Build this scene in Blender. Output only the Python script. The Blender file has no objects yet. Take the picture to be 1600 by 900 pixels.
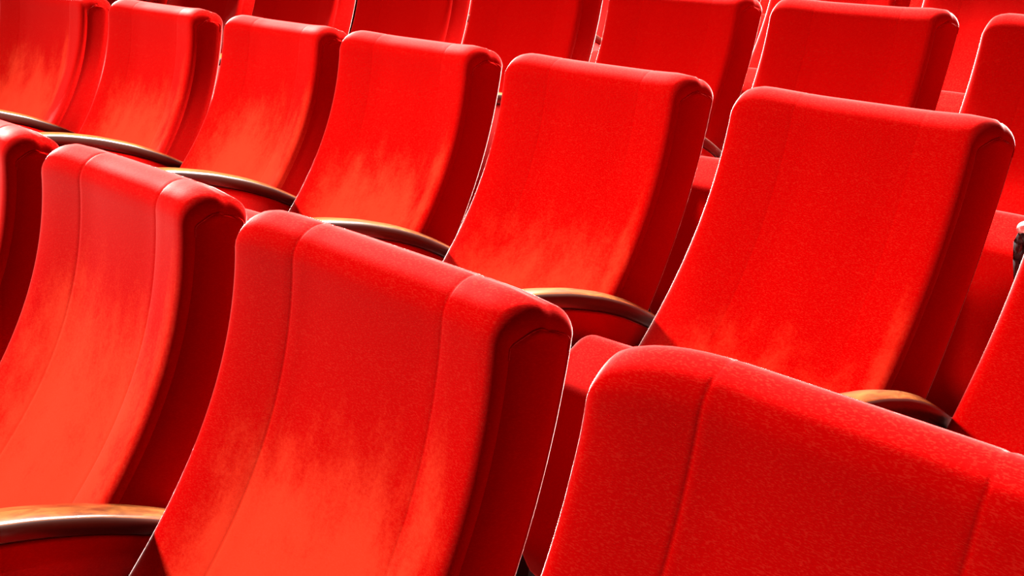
import bpy, bmesh, math, random
from mathutils import Matrix, Vector
C = bpy.context.scene.collection
scene = bpy.context.scene
TOP = 1.02                      # height of a chair's top above its own terrace

# ---------------------------------------------------------------- camera
cd = bpy.data.cameras.new('camera'); cam = bpy.data.objects.new('camera', cd); C.objects.link(cam)
F_ = Vector((-0.59651, 0.760423, -0.256775)); R_ = Vector((0.760886, 0.637586, 0.120566)); U_ = Vector((-0.255398, 0.123458, 0.958921))
cam.matrix_world = Matrix(((R_.x, U_.x, -F_.x, 1.063484), (R_.y, U_.y, -F_.y, -0.720512), (R_.z, U_.z, -F_.z, 0.259022 + TOP), (0, 0, 0, 1)))
cd.sensor_width = 36; cd.lens = 1440.57 / 1600 * 36; cd.clip_start = .02
scene.camera = cam

# ---------------------------------------------------------------- world, lights, exposure
w = bpy.data.worlds.new('world'); scene.world = w; w.use_nodes = True
w.node_tree.nodes['Background'].inputs[0].default_value = (1, .93, .9, 1)
w.node_tree.nodes['Background'].inputs[1].default_value = .055
def area(name, loc, target, size, power, col=(1, 1, 1)):
    l = bpy.data.lights.new(name, 'AREA'); l.size = size; l.energy = power; l.color = col
    o = bpy.data.objects.new(name, l); C.objects.link(o); o.location = loc
    o.rotation_euler = (Vector(target) - Vector(loc)).to_track_quat('-Z', 'Y').to_euler(); return o
def spot(name, loc, target, angle, power, col, radius):
    l = bpy.data.lights.new(name, 'SPOT'); l.energy = power; l.color = col; l.spot_size = math.radians(angle); l.spot_blend = 1.0; l.shadow_soft_size = radius
    o = bpy.data.objects.new(name, l); C.objects.link(o); o.location = loc
    o.rotation_euler = (Vector(target) - Vector(loc)).to_track_quat('-Z', 'Y').to_euler(); return o
spot('stage_light', (-5.3, -3.8, 5.2), (-1.3, -.5, .8), 40, 13600, (1, .95, .9), .4)
area('back_light', (-.8, 2.9, 4.6), (-.3, .1, .9), 1.3, 4200, (1, .93, .9))
scene.view_settings.view_transform = 'Standard'; scene.view_settings.look = 'None'
scene.view_settings.exposure = 0; scene.view_settings.gamma = 1; scene.view_settings.use_curve_mapping = False
scene.cycles.max_bounces = 8; scene.cycles.use_denoising = True

# ---------------------------------------------------------------- materials
def mat(name):
    m = bpy.data.materials.new(name); m.use_nodes = True
    nt = m.node_tree; return m, nt, nt.nodes['Principled BSDF']
def N(nt, t, **k):
    n = nt.nodes.new(t)
    for a, b in k.items(): setattr(n, a, b)
    return n
def mth(nt, op, a, b=None, clamp=False):
    n = N(nt, 'ShaderNodeMath', operation=op); n.use_clamp = clamp
    for i, x in enumerate((a, b)):
        if x is None: continue
        if isinstance(x, (int, float)): n.inputs[i].default_value = x
        else: nt.links.new(x, n.inputs[i])
    return n.outputs[0]
def ramp(nt, src, lo, hi):
    n = N(nt, 'ShaderNodeMapRange', interpolation_type='SMOOTHSTEP')
    n.inputs[1].default_value = lo; n.inputs[2].default_value = hi; nt.links.new(src, n.inputs[0]); return n.outputs[0]

def velvet(name, patchy=True):
    m, nt, p = mat(name); L = nt.links.new
    tc = N(nt, 'ShaderNodeTexCoord'); oi = N(nt, 'ShaderNodeObjectInfo')
    off = N(nt, 'ShaderNodeVectorMath', operation='ADD'); L(tc.outputs['Object'], off.inputs[0])
    sc = N(nt, 'ShaderNodeVectorMath', operation='SCALE'); sc.inputs[0].default_value = (31, 17, 23); L(oi.outputs['Random'], sc.inputs['Scale']); L(sc.outputs[0], off.inputs[1])
    def noise(scale, det=4, rough=.6, vec=None, dist=0):
        n = N(nt, 'ShaderNodeTexNoise'); n.inputs['Scale'].default_value = scale; n.inputs['Detail'].default_value = det
        n.inputs['Roughness'].default_value = rough; n.inputs['Distortion'].default_value = dist; L(vec or off.outputs[0], n.inputs['Vector']); return n.outputs['Fac']
    # brushed velvet pile: fine mottling where the nap lies the other way
    st = N(nt, 'ShaderNodeMapping'); st.inputs['Scale'].default_value = (1.25, 1.25, .38); L(off.outputs[0], st.inputs[0])
    fine = noise(170, 5, .8); mid = noise(22, 6, .7, st.outputs[0]); big = noise(7, 3, .55, st.outputs[0], dist=.4)
    pile = mth(nt, 'ADD', mth(nt, 'MULTIPLY', fine, .30), mth(nt, 'ADD', mth(nt, 'MULTIPLY', mid, .35), mth(nt, 'MULTIPLY', big, .35)))
    sep = N(nt, 'ShaderNodeSeparateXYZ'); L(tc.outputs['Object'], sep.inputs[0])
    if patchy:
        # lighter, more orange patches: lower middle and along the inside of the right wing
        at = N(nt, 'ShaderNodeAttribute', attribute_type='OBJECT', attribute_name='patch_rise')
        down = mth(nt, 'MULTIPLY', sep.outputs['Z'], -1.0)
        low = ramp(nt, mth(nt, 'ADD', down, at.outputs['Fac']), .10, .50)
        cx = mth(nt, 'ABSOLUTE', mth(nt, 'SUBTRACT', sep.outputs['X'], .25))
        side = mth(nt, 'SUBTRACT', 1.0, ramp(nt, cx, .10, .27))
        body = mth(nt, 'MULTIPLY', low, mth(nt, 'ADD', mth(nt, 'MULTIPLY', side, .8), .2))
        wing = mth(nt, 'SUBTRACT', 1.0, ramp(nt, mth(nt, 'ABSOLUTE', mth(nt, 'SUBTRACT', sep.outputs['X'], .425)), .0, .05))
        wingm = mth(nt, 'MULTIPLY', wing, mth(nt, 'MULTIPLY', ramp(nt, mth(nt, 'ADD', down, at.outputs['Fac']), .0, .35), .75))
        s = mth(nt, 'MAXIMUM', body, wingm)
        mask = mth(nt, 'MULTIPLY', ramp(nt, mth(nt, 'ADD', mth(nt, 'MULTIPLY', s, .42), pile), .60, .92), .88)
    else:
        mask = ramp(nt, pile, .56, .8)
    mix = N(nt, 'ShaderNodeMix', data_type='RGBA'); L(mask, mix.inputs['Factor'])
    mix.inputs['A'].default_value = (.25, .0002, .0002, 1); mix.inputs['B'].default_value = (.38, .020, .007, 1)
    # twill: short diagonal threads
    mp = N(nt, 'ShaderNodeMapping'); mp.inputs['Scale'].default_value = (260, 260, 900); mp.inputs['Rotation'].default_value = (0, math.radians(14), 0)
    L(tc.outputs['Object'], mp.inputs[0]); tw = noise(1, 2, .5, mp.outputs[0])
    twm = ramp(nt, tw, .50, .64)
    mix2 = N(nt, 'ShaderNodeMix', data_type='RGBA'); L(mth(nt, 'MULTIPLY', twm, .16), mix2.inputs['Factor']); L(mix.outputs['Result'], mix2.inputs['A'])
    mix2.inputs['B'].default_value = (.38, .025, .013, 1)
    L(mix2.outputs['Result'], p.inputs['Base Color'])
    p.inputs['Roughness'].default_value = .85; p.inputs['Specular IOR Level'].default_value = .0
    p.inputs['Sheen Weight'].default_value = .8; p.inputs['Sheen Roughness'].default_value = .27; p.inputs['Sheen Tint'].default_value = (1, .70, .64, 1)
    b = N(nt, 'ShaderNodeBump'); b.inputs['Strength'].default_value = .2; b.inputs['Distance'].default_value = .0007
    L(mth(nt, 'ADD', tw, fine), b.inputs['Height']); L(b.outputs[0], p.inputs['Normal'])
    return m
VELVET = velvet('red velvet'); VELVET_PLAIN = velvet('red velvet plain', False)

def wood():
    m, nt, p = mat('varnished wood'); L = nt.links.new
    tc = N(nt, 'ShaderNodeTexCoord'); mp = N(nt, 'ShaderNodeMapping'); mp.inputs['Scale'].default_value = (40, 3, 40); L(tc.outputs['Object'], mp.inputs[0])
    n = N(nt, 'ShaderNodeTexNoise'); n.inputs['Scale'].default_value = 2.2; n.inputs['Detail'].default_value = 6; n.inputs['Distortion'].default_value = .6; L(mp.outputs[0], n.inputs['Vector'])
    r = N(nt, 'ShaderNodeValToRGB'); r.color_ramp.elements[0].position = .3; r.color_ramp.elements[0].color = (.07, .018, .005, 1)
    r.color_ramp.elements[1].position = .7; r.color_ramp.elements[1].color = (.19, .06, .014, 1); L(n.outputs['Fac'], r.inputs[0]); L(r.outputs[0], p.inputs['Base Color'])
    p.inputs['Roughness'].default_value = .22; p.inputs['Coat Weight'].default_value = .6; p.inputs['Coat Roughness'].default_value = .08
    return m
def plain(name, col, rough=.5, metal=0, spec=.5):
    m, nt, p = mat(name); L = nt.links.new
    n = N(nt, 'ShaderNodeTexNoise'); n.inputs['Scale'].default_value = 60; tc = N(nt, 'ShaderNodeTexCoord'); L(tc.outputs['Object'], n.inputs['Vector'])
    x = N(nt, 'ShaderNodeMix', data_type='RGBA'); L(n.outputs['Fac'], x.inputs['Factor'])
    x.inputs['A'].default_value = (*[c * .85 for c in col], 1); x.inputs['B'].default_value = (*col, 1); L(x.outputs['Result'], p.inputs['Base Color'])
    p.inputs['Roughness'].default_value = rough; p.inputs['Metallic'].default_value = metal; p.inputs['Specular IOR Level'].default_value = spec
    return m
WOOD = wood()
SHADED_WOOD = plain('shaded wood side', (.022, .006, .003), .35)  # shade on the rail's sides and underside, painted in as a darker wood
BLACK = plain('black metal', (.012, .012, .012), .35)
CHROME = plain('chrome', (.85, .9, .86), .3, .35)
CARPET = plain('dark red carpet', (.10, .006, .006), .95, 0, .1)

# ---------------------------------------------------------------- helpers
def mesh_obj(name, bm, m, parent=None, smooth=True):
    me = bpy.data.meshes.new(name)
    bmesh.ops.recalc_face_normals(bm, faces=bm.faces); bm.to_mesh(me); bm.free()
    if smooth:
        for f in me.polygons: f.use_smooth = True
    me.materials.append(m); o = bpy.data.objects.new(name, me); C.objects.link(o)
    if parent: o.parent = parent
    return o
def smooth_step(a, b, x):
    t = min(1, max(0, (x - a) / (b - a))); return t * t * (3 - 2 * t)
def normals2(P, closed=False):
    n = len(P); out = []
    for i in range(n):
        a = P[(i - 1) % n] if closed or i > 0 else P[i]; b = P[(i + 1) % n] if closed or i < n - 1 else P[i]
        ty, tz = b[0] - a[0], b[1] - a[1]; l = math.hypot(ty, tz) or 1
        out.append((-tz / l, ty / l))
    return out
def round_poly(K, seg=7):
    """K = list of (y, z, radius); returns the outline with rounded corners"""
    out = []; n = len(K)
    for i in range(n):
        y, z, r = K[i]; p = Vector((y, z)); a = Vector(K[i - 1][:2]); b = Vector(K[(i + 1) % n][:2])
        da, db = (a - p).normalized(), (b - p).normalized()
        if r <= 0: out.append((y, z)); continue
        ang = da.angle(db); t = min(r / math.tan(ang / 2), .48 * (a - p).length, .48 * (b - p).length)
        p0, p1 = p + da * t, p + db * t
        for k in range(seg + 1):
            s = k / seg; q = p0 * (1 - s) ** 2 + p * 2 * s * (1 - s) + p1 * s * s; out.append((q.x, q.y))
    return out

# ---- the backrest outline (y to the back, z up from the seat's top edge)
AF, BF, CF, BT, A2, B2 = -0.1119, 0.8314, 0.0141, .094, -0.0053, 0.5326
DMAX = .585
def yf(d): return -(AF * d + BF * d * d + CF * d ** 3)
def yb(d): return BT - A2 * d - B2 * d * d
def back_outline():
    """matched front and rear halves running bottom -> top, with rounding at the top corners"""
    n = 34; Fp = []; Bp = []
    rf, rb = .046, .032
    ym = .055                       # where the halves meet on the top
    for i in range(n + 1):
        d = DMAX + (rf - DMAX) * (i / n); Fp.append((yf(d), -d))
    for k in range(1, 8):
        a = k / 8 * math.pi / 2; Fp.append((yf(rf) + rf * (1 - math.cos(a)) * 1.0, -rf + rf * math.sin(a)))
    Fp.append((yf(rf) + rf, 0)); Fp.append((ym, -.0008))
    zt = -.004
    for i in range(n + 1):
        d = DMAX + (rb - zt * 0 - DMAX) * (i / n); Bp.append((yb(d), -d - .0))
    for k in range(1, 8):
        a = k / 8 * math.pi / 2; Bp.append((yb(rb) - rb * (1 - math.cos(a)), -rb + (rb + zt) * math.sin(a)))
    Bp.append((yb(rb) - rb, zt)); Bp.append((ym, -.0008))
    return Fp, Bp

def build_back(W, parent, tilt=0, soft=0, groove=.0012):
    Fp, Bp = back_outline(); nf = len(Fp)
    P = Fp[:-1] + Bp[::-1]           # front bottom -> top -> rear bottom
    nm = normals2(P); nm = [(a, b) for a, b in nm]
    # outward normals: the front must point to -y
    if nm[3][0] > 0: nm = [(-a, -b) for a, b in nm]
    topi = [i for i in range(len(P))]
    def rad(i):                      # edge radius (inset depth, extent across)
        t = smooth_step(-.75, .1, nm[i][0])
        inset, ext = .020 * (1 - t) + .013 * t, .022 * (1 - t) + .016 * t
        if nm[i][0] > .6: inset, ext = .012, .014
        return inset, ext
    def flare(i):                    # the outer side of the back opens towards the rear
        y, z = P[i]; d = min(DMAX, -z) if z < 0 else 0
        a, b = yf(max(d, .0)), yb(max(d, .0))
        return .003 + .037 * (1 - min(1, max(0, (y - a) / (b - a))))
    seams = (.125, W - .135)
    us = [-1 + k / 9 for k in range(9)]      # left edge arc parameter
    mids = []
    lo, hi = .026, W - .074
    xs = [lo + (hi - lo) * k / 22 for k in range(23)]
    for s in seams: xs = [x for x in xs if abs(x - s) > .008] + [s - .0045, s - .002, s, s + .002, s + .0045]
    xs = sorted(xs)
    bm = bmesh.new(); rows = []
    def shape(i, x, inset):
        y, z = P[i]; ny, nz = nm[i]
        f = smooth_step(0, .17, x) * smooth_step(0, .17, W - x)       # 1 in the middle, 0 at the wings
        wt_front = 1 if ny < -.4 else max(0, min(1, (-ny + .6)))
        depth = -z
        rec = (.016 + .012 * smooth_step(.05, .45, depth)) * f
        oy = rec * (1 if ny < .5 else .35)
        oz = -.011 * f * smooth_step(.5, .0, depth) if depth < .12 else 0
        oz = -.004 * f * (1 - smooth_step(0, .14, depth))
        g = 0
        if ny < .5:
            for s in seams: g += groove * math.exp(-((x - s) / .0024) ** 2)
        off = inset + g
        er = W - flare(i) - x; rc = .055 if x < W / 2 else .034; e = max(0, min(x, er))
        if soft and x < .13: oz -= soft * (.13 - math.sqrt(max(0, .0169 - (.13 - x) ** 2))) * (1 - smooth_step(.0, .16, depth))
        elif e < rc: oz -= (rc - math.sqrt(max(0, rc * rc - (rc - e) ** 2))) * (.62 if x < W / 2 else .55) * (1 - smooth_step(.0, .11, depth))
        return (x, y + oy - ny * off, z + oz - nz * off)
    cols = []
    for k in range(9): cols.append(('L', k))
    for x in xs: cols.append(('M', x))
    for k in range(8, -1, -1): cols.append(('R', k))
    for c in cols:
        col = []
        for i in range(len(P)):
            ins, ext = rad(i)
            if c[0] == 'M': col.append(bm.verts.new(shape(i, c[1], 0)))
            else:
                a = c[1] / 9 * math.pi / 2
                x = ext * (1 - math.sin(a)) if False else ext * (1 - math.cos(a)); inset = ins * (1 - math.sin(a))
                col.append(bm.verts.new(shape(i, x if c[0] == 'L' else W - flare(i) - x, inset)))
        rows.append(col)
    for a, b in zip(rows, rows[1:]):
        for i in range(len(P) - 1): bm.faces.new((a[i], a[i + 1], b[i + 1], b[i]))
    for a, b in zip(rows, rows[1:]): bm.faces.new((a[0], b[0], b[-1], a[-1]))      # underside
    ringL = [v.co.copy() for v in rows[0]]; ringR = [v.co.copy() for v in rows[-1]]
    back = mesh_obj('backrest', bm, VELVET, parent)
    pl = (0, -.45 * math.sin(math.radians(tilt)), TOP - .45 + .45 * math.cos(math.radians(tilt)))
    back.location = pl; back.rotation_euler = (math.radians(tilt), 0, 0)
    for ring, sgn in ((ringL, -1), (ringR, 1)):
        bm = bmesh.new(); n = len(ring); half = nf - 1; G = []
        for i in range(half + 1):
            a = ring[i]; b = ring[n - 1 - i] if i < half else ring[i]
            ln = (b - a).length; row = []
            for k in range(9):
                s = k / 8; q = a.lerp(b, s); dome = .0045 * (1 - (2 * s - 1) ** 4) * min(1, ln / .03)
                q = Vector((q.x + sgn * (dome - .0005), q.y, q.z)); row.append(bm.verts.new(q))
            G.append(row)
        for r0, r1 in zip(G, G[1:]):
            for k in range(8):
                bm.faces.new((r0[k], r0[k + 1], r1[k + 1], r1[k]))
        bmesh.ops.remove_doubles(bm, verts=bm.verts, dist=1e-5)
        sp = mesh_obj('side_panel', bm, VELVET_PLAIN, parent); sp.location = pl; sp.rotation_euler = (math.radians(tilt), 0, 0)
        # stitched welt around the side panel
        bm = bmesh.new(); pr = None
        path = [q for q in ring if q.z > -.07]
        for i, q in enumerate(path):
            t = (path[min(i + 1, len(path) - 1)] - path[max(i - 1, 0)]).normalized()
            u = Vector((sgn, 0, 0)); v = t.cross(u).normalized(); u = v.cross(t).normalized()
            rr = [bm.verts.new(q + (u * math.cos(a) + v * math.sin(a)) * .0011) for a in (0, 1.05, 2.09, 3.14, 4.19, 5.24)]
            if pr:
                for k in range(6): bm.faces.new((pr[k], pr[(k + 1) % 6], rr[(k + 1) % 6], rr[k]))
            pr = rr
        mesh_obj('piping', bm, VELVET_PLAIN, sp)
    return back

def sweep_x(outline, x0, x1, r, seg=6, mid=6, crown=0):
    """closed (y,z) outline swept along x with rounded ends"""
    P = outline; nm = normals2(P, True)
    area_ = sum(P[i][0] * P[(i + 1) % len(P)][1] - P[(i + 1) % len(P)][0] * P[i][1] for i in range(len(P)))
    if area_ > 0: nm = [(-a, -b) for a, b in nm]
    bm = bmesh.new(); st = []
    for k in range(seg + 1):
        a = k / seg * math.pi / 2; st.append((x0 + r * (1 - math.cos(a)), r * (1 - math.sin(a))))
    for k in range(1, mid): st.append((x0 + r + (x1 - x0 - 2 * r) * k / mid, 0))
    for k in range(seg, -1, -1):
        a = k / seg * math.pi / 2; st.append((x1 - r * (1 - math.cos(a)), r * (1 - math.sin(a))))
    rows = []
    for x, ins in st:
        cr = crown * math.sin(math.pi * (x - x0) / (x1 - x0))
        rows.append([bm.verts.new((x, y - n[0] * (ins - cr), z - n[1] * (ins - cr))) for (y, z), n in zip(P, nm)])
    n = len(P)
    for a, b in zip(rows, rows[1:]):
        for i in range(n): bm.faces.new((a[i], a[(i + 1) % n], b[(i + 1) % n], b[i]))
    bm.faces.new(rows[0]); bm.faces.new(rows[-1][::-1])
    return bm
def box(bm, lo, hi):
    r = bmesh.ops.create_cube(bm, size=1)
    for v in r['verts']: v.co = Vector([(lo[i] + hi[i]) / 2 + v.co[i] * (hi[i] - lo[i]) for i in range(3)])

# folded tip-up seat, standing on edge in front of the backrest
SEAT = round_poly([(-.425, -.505, .05), (-.325, -.435, .05), (-.222, -.500, .025), (-.30, -.86, .02), (-.38, -.90, .05), (-.44, -.80, .12)])

def thing(name, label, cat, group, loc, rz):
    o = bpy.data.objects.new(name, None); C.objects.link(o); o.location = loc; o.rotation_euler = (0, 0, math.radians(rz))
    o['label'] = label; o['category'] = cat
    if group: o['group'] = group
    o.empty_display_size = .1
    return o

def chair(label, group, x, y, zf, rz, W, tilt, patch_rise, r_soft=False):
    t = thing('theatre_chair', label, 'chair', group, (x, y, zf), rz)
    b = build_back(W, t, tilt, .36 if r_soft else 0, .0011 if zf < .1 else .0004); b['patch_rise'] = patch_rise
    c = mesh_obj('seat_cushion', sweep_x([(a, z + TOP) for a, z in SEAT], .004, W - .004, .022, crown=.008), VELVET_PLAIN, t)
    bm = bmesh.new()                       # steel frame carrying the chair
    box(bm, (.03, -.30, .40), (W - .03, -.265, .44))
    for s in (.05, W - .08):
        box(bm, (s, -.30, .03), (s + .03, -.265, .41)); 
    f = mesh_obj('support_frame', bm, BLACK, t, False)
    for s in (.05, W - .08):
        bm = bmesh.new(); box(bm, (s - .02, -.38, 0), (s + .05, -.16, .03)); bmesh.ops.bevel(bm, geom=bm.edges[:], offset=.006, segments=2, affect='EDGES')
        mesh_obj('foot', bm, BLACK, t, False)
    return t

# arm rail centre line: (y, z of its top surface)
ARM = [(-.622, -.394), (-.60, -.380), (-.56, -.368), (-.50, -.361), (-.437, -.363), (-.346, -.373), (-.254, -.391), (-.18, -.412), (-.108, -.439), (-.05, -.465), (0.0, -.49)]
def arm_z(y):
    for (a, za), (b, zb) in zip(ARM, ARM[1:]):
        if a <= y <= b: return za + (zb - za) * (y - a) / (b - a)
    return ARM[0][1]
def armrest(label, group, x, y, zf, rz, width):
    t = thing('armrest', label, 'armrest', group, (x, y, zf), rz)
    h = width / 2; th = .031
    def sm(yy): return sum(arm_z(max(-.622, min(0, yy + o))) for o in (-.02, -.01, 0, .01, .02)) / 5
    bm = bmesh.new(); prev = None; ys = [-.622, -.620, -.615, -.607] + [-.595 + .595 * k / 34 for k in range(35)]
    for j, yy in enumerate(ys):
        e = min(1, max(.12, math.sqrt(max(0, 1 - (1 - min(1, (yy + .6235) / .03)) ** 2))))
        zt = sm(yy) + TOP; hw = h * (.55 + .45 * e); tt = th * e; zc = zt - th / 2; z1, z0 = zc + tt / 2, zc - tt / 2
        b_ = min(.006, tt * .3)
        sec = [(-hw, z0 + b_), (-hw, z1 - b_ * 1.2), (-hw + b_ * .35, z1 - b_ * .4), (-hw + b_ * 1.2, z1 + .0), (0, z1 + .0035 * e), (hw - b_ * 1.2, z1), (hw - b_ * .35, z1 - b_ * .4), (hw, z1 - b_ * 1.2), (hw, z0 + b_), (hw - b_, z0), (-hw + b_, z0)]
        ring = [bm.verts.new((a, yy, z)) for a, z in sec]
        if prev:
            for k in range(len(sec)): bm.faces.new((prev[k], prev[(k + 1) % len(sec)], ring[(k + 1) % len(sec)], ring[k]))
        else: bm.faces.new(ring)
        prev = ring
    bm.faces.new(prev[::-1])
    rail = mesh_obj('arm_rail', bm, WOOD, t)
    rail.data.materials.append(SHADED_WOOD)
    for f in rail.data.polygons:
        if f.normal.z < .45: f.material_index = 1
    # upholstered panel under the rail
    pts = [(yy, sm(yy) - .0305) for yy in [-.57 + .53 * k / 26 for k in range(27)]] + [(-.04, -.66), (-.06, -.70), (-.50, -.70), (-.55, -.64)]
    bm = sweep_x([(a, z + TOP) for a, z in pts], -h * .93, h * .93, .005, seg=3, mid=2)
    mesh_obj('side_panel', bm, VELVET_PLAIN, t)
    bm = bmesh.new(); box(bm, (-.014, -.36, .02), (.014, -.24, .33)); mesh_obj('post', bm, BLACK, t, False)
    bm = bmesh.new(); box(bm, (-.022, -.46, 0), (.022, -.12, .022)); bmesh.ops.bevel(bm, geom=bm.edges[:], offset=.005, segments=2, affect='EDGES'); mesh_obj('foot', bm, BLACK, t, False)
    return t

# ---------------------------------------------------------------- the terraces (setting)
ROWZ = {'A': 0, 'B': .24, 'C': .473, 'D': .71, 'E': .95}
def arc_y(yc, x, xc=.3, k=1 / 30): return yc - (x - xc) ** 2 * k
def terraces():
    bm = bmesh.new()
    xs = [-9 + 14 * k / 40 for k in range(41)]
    edges = [('A', -1.6, 0), ('B', .20, .24), ('C', 1.10, .473), ('D', 2.0, .71), ('E', 2.9, .95)]
    for i, (r, y0, z) in enumerate(edges):
        y1 = edges[i + 1][1] if i < 4 else 6.2
        z1 = edges[i + 1][2] if i < 4 else None
        cur = lambda yy, x: (6.2 if yy > 5 else yy - min(4.0, abs(x - .3)) ** 2 / 34) if yy > 0 else yy
        A = [bm.verts.new((x, cur(y0, x), z)) for x in xs]; B = [bm.verts.new((x, cur(y1, x), z)) for x in xs]
        for k in range(40): bm.faces.new((A[k], A[k + 1], B[k + 1], B[k]))
        if z1 is not None:
            T = [bm.verts.new((x, cur(y1, x), z1)) for x in xs]
            for k in range(40): bm.faces.new((B[k], B[k + 1], T[k + 1], T[k]))
    bmesh.ops.remove_doubles(bm, verts=bm.verts, dist=1e-4)
    o = mesh_obj('floor', bm, CARPET, None, False); o['kind'] = 'structure'
terraces()
bm = bmesh.new(); box(bm, (-15, 6.2, -.02), (6, 6.3, 4.5)); o = mesh_obj('wall_back', bm, CARPET, None, False); o['kind'] = 'structure'

# ---------------------------------------------------------------- seats: x, y, yaw, width, wear, label
ROWS = {
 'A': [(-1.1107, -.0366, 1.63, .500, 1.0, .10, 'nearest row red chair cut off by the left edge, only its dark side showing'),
       (-.557, -.0016, .04, .494, 1.8, .07, 'nearest row red chair with pale middle above the lower left wooden armrest'),
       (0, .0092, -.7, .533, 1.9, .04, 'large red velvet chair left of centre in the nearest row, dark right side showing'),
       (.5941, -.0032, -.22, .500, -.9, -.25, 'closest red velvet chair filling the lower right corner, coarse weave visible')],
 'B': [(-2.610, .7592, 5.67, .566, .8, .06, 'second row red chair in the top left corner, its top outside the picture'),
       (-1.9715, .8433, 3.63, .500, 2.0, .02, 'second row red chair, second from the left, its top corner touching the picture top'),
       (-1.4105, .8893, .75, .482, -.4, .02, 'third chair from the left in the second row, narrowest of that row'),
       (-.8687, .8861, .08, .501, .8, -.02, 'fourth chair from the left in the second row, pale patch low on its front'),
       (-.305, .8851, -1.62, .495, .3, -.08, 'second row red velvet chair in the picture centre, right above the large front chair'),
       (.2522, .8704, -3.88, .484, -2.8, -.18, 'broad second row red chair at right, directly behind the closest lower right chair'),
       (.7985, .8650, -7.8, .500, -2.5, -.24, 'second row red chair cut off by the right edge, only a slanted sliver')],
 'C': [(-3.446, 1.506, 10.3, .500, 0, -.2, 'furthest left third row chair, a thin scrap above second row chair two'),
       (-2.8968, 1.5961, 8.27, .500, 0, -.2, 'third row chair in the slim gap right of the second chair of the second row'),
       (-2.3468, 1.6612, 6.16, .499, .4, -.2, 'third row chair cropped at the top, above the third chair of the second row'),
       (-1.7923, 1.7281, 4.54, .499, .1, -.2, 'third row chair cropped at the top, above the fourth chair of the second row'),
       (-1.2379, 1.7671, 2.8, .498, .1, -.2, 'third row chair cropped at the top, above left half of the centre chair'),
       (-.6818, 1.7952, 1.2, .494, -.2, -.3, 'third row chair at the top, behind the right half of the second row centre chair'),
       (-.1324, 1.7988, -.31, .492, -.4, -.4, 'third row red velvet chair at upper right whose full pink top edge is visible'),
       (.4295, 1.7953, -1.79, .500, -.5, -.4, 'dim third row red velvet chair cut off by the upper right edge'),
],
}
def extra(yc, dx, ns, lab):
    out = []
    for n in ns:
        x = .43 + dx + n * .553; out.append((x, yc - (x - .1) ** 2 / 30, -(x - .1) * 3.4, .497, 0, -.5, lab(n)))
    return out
ORD = {-5: 'a speck above the fourth chair of the second row', -4: 'a sliver above the centre chair of the second row', -3: 'a sliver left of the pink topped third row chair'}
ROWS['D'] = extra(2.70, .12, range(-5, 0), lambda n: {0: 'dark red fourth row chair at the upper right corner, behind the dim cut off chair', -1: 'dark red fourth row chair between the two upper right third row chairs', -2: 'fourth row chair, its cushion peeking out left of the pink topped third row chair'}.get(n, 'fourth row chair almost hidden, ' + ORD.get(n, '')))
ROWS['E'] = extra(3.6, -.05, range(-3, -1), lambda n: {-3: 'fifth row chair in a dark slit left of the pink topped third row chair', -2: 'fifth row chair in a dark slit above the pink topped third row chair'}[n])
RN = {'A': 'nearest', 'B': 'second', 'C': 'third', 'D': 'fourth', 'E': 'fifth'}
ARMLAB = {('A', 0): 'wooden armrest at the left edge in the nearest row', ('A', 1): 'large glossy wooden armrest in the lower left corner of the picture', ('A', 2): 'wooden armrest in the nearest row hidden between the large centre chair and the closest chair',
 ('B', 0): 'glossy armrest at far left in second row, above the cut off nearest row chair',
 ('B', 1): 'glossy armrest above the nearest row left chair, between second row chairs two and three',
 ('B', 2): 'dark armrest behind the top right corner of the nearest row left chair',
 ('B', 3): 'curved armrest showing above the left half of the large nearest row centre chair',
 ('B', 4): 'curved orange topped armrest behind the right corner of the large nearest row centre chair',
 ('B', 5): 'orange brown armrest at right, showing above the closest lower right chair',
 ('C', 5): 'black armrest end in the gap right of the second row centre chair', ('C', 4): 'third row armrest in the gap just left of the second row centre chair',
 ('C', 2): 'third row armrest, its nose a small dot right of second row chair two'}
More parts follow.
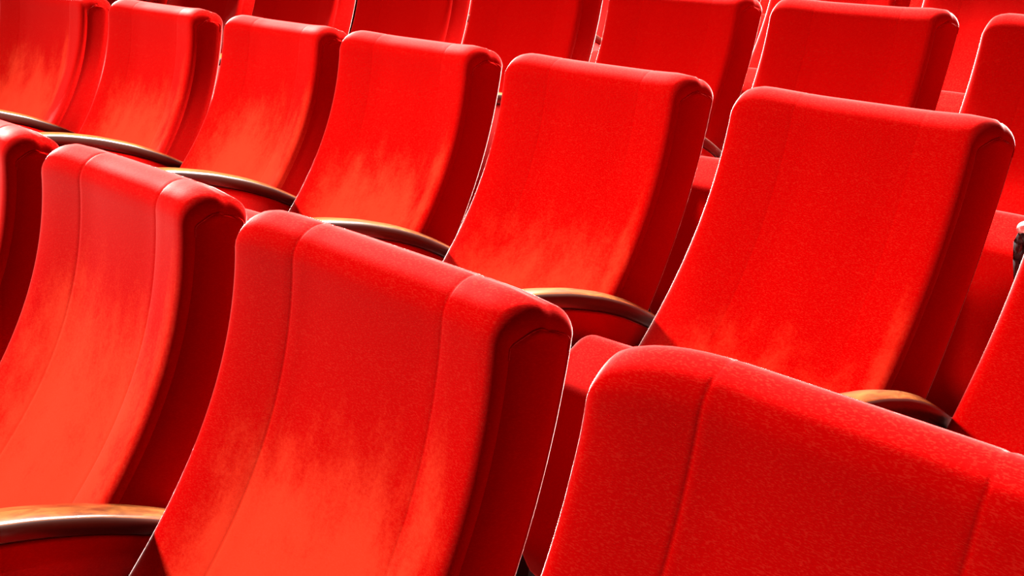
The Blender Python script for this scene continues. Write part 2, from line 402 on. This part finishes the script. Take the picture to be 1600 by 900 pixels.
for r, seats in ROWS.items():
    zf = ROWZ[r]
    for x, y, rz, W, tilt, patch_rise, lab in seats: chair(lab, RN[r] + ' row of theatre chairs', x, y, zf, rz, W, tilt, patch_rise, lab.startswith('closest'))
    if r == 'B':                     # coat hook on the rear of the right-most chair
        root = [o for o in bpy.data.objects if o.get('label', '').startswith('second row red chair cut off')][0]
        bm = bmesh.new()
        for (p0, r0), (p1, r1) in zip([((.10, .135, -.24), .006), ((-.02, .150, -.215), .006), ((-.052, .158, -.19), .009), ((-.054, .160, -.205), .011), ((-.052, .162, -.235), .007), ((-.046, .162, -.275), .002)], [((-.02, .150, -.215), .006), ((-.052, .158, -.19), .009), ((-.054, .160, -.205), .011), ((-.052, .162, -.235), .007), ((-.046, .162, -.275), .002), ((-.045, .162, -.277), .001)]):
            p0, p1 = Vector(p0), Vector(p1); q = (p1 - p0).to_track_quat('Z', 'Y').to_matrix().to_4x4()
            bmesh.ops.create_cone(bm, cap_ends=True, segments=14, radius1=r0, radius2=r1, depth=(p1 - p0).length, matrix=Matrix.Translation((p0 + p1) / 2 + Vector((0, 0, TOP))) @ q)
        hk = mesh_obj('coat_hook', bm, BLACK, root); hk['label'] = 'black hook with a chrome cap'
        bm = bmesh.new(); bmesh.ops.create_uvsphere(bm, u_segments=20, v_segments=12, radius=.012, matrix=Matrix.Translation((-.053, .159, TOP - .180)))
        mesh_obj('cap', bm, CHROME, hk)
    for k, (a, b) in enumerate(zip(seats, seats[1:])):
        ra, rb = math.radians(a[2]), math.radians(b[2])
        pa = Vector((a[0] + a[3] * math.cos(ra), a[1] + a[3] * math.sin(ra))); pb = Vector((b[0], b[1]))
        # the gap narrows towards the seat fronts: fit the arm between its neighbours
        qa = pa + Vector((.46 * math.sin(ra), -.46 * math.cos(ra))); qb = pb + Vector((.46 * math.sin(rb), -.46 * math.cos(rb)))
        gap = min((pb - pa).length, (qb - qa).length)
        m = (pa + pb) / 2; dd = m - (qa + qb) / 2; yaw = -math.degrees(math.atan2(dd.x, dd.y))
        if r == 'E': continue
        lab = ARMLAB.get((r, k), 'armrest in the %s row between its chairs %s and %s from the left' % (RN[r], ['one', 'two', 'three', 'four', 'five', 'six', 'seven', 'eight', 'nine'][k], ['one', 'two', 'three', 'four', 'five', 'six', 'seven', 'eight', 'nine'][k + 1]))
        armrest(lab, RN[r] + ' row armrests', m.x, m.y, zf, yaw, min(.052, gap - .006))
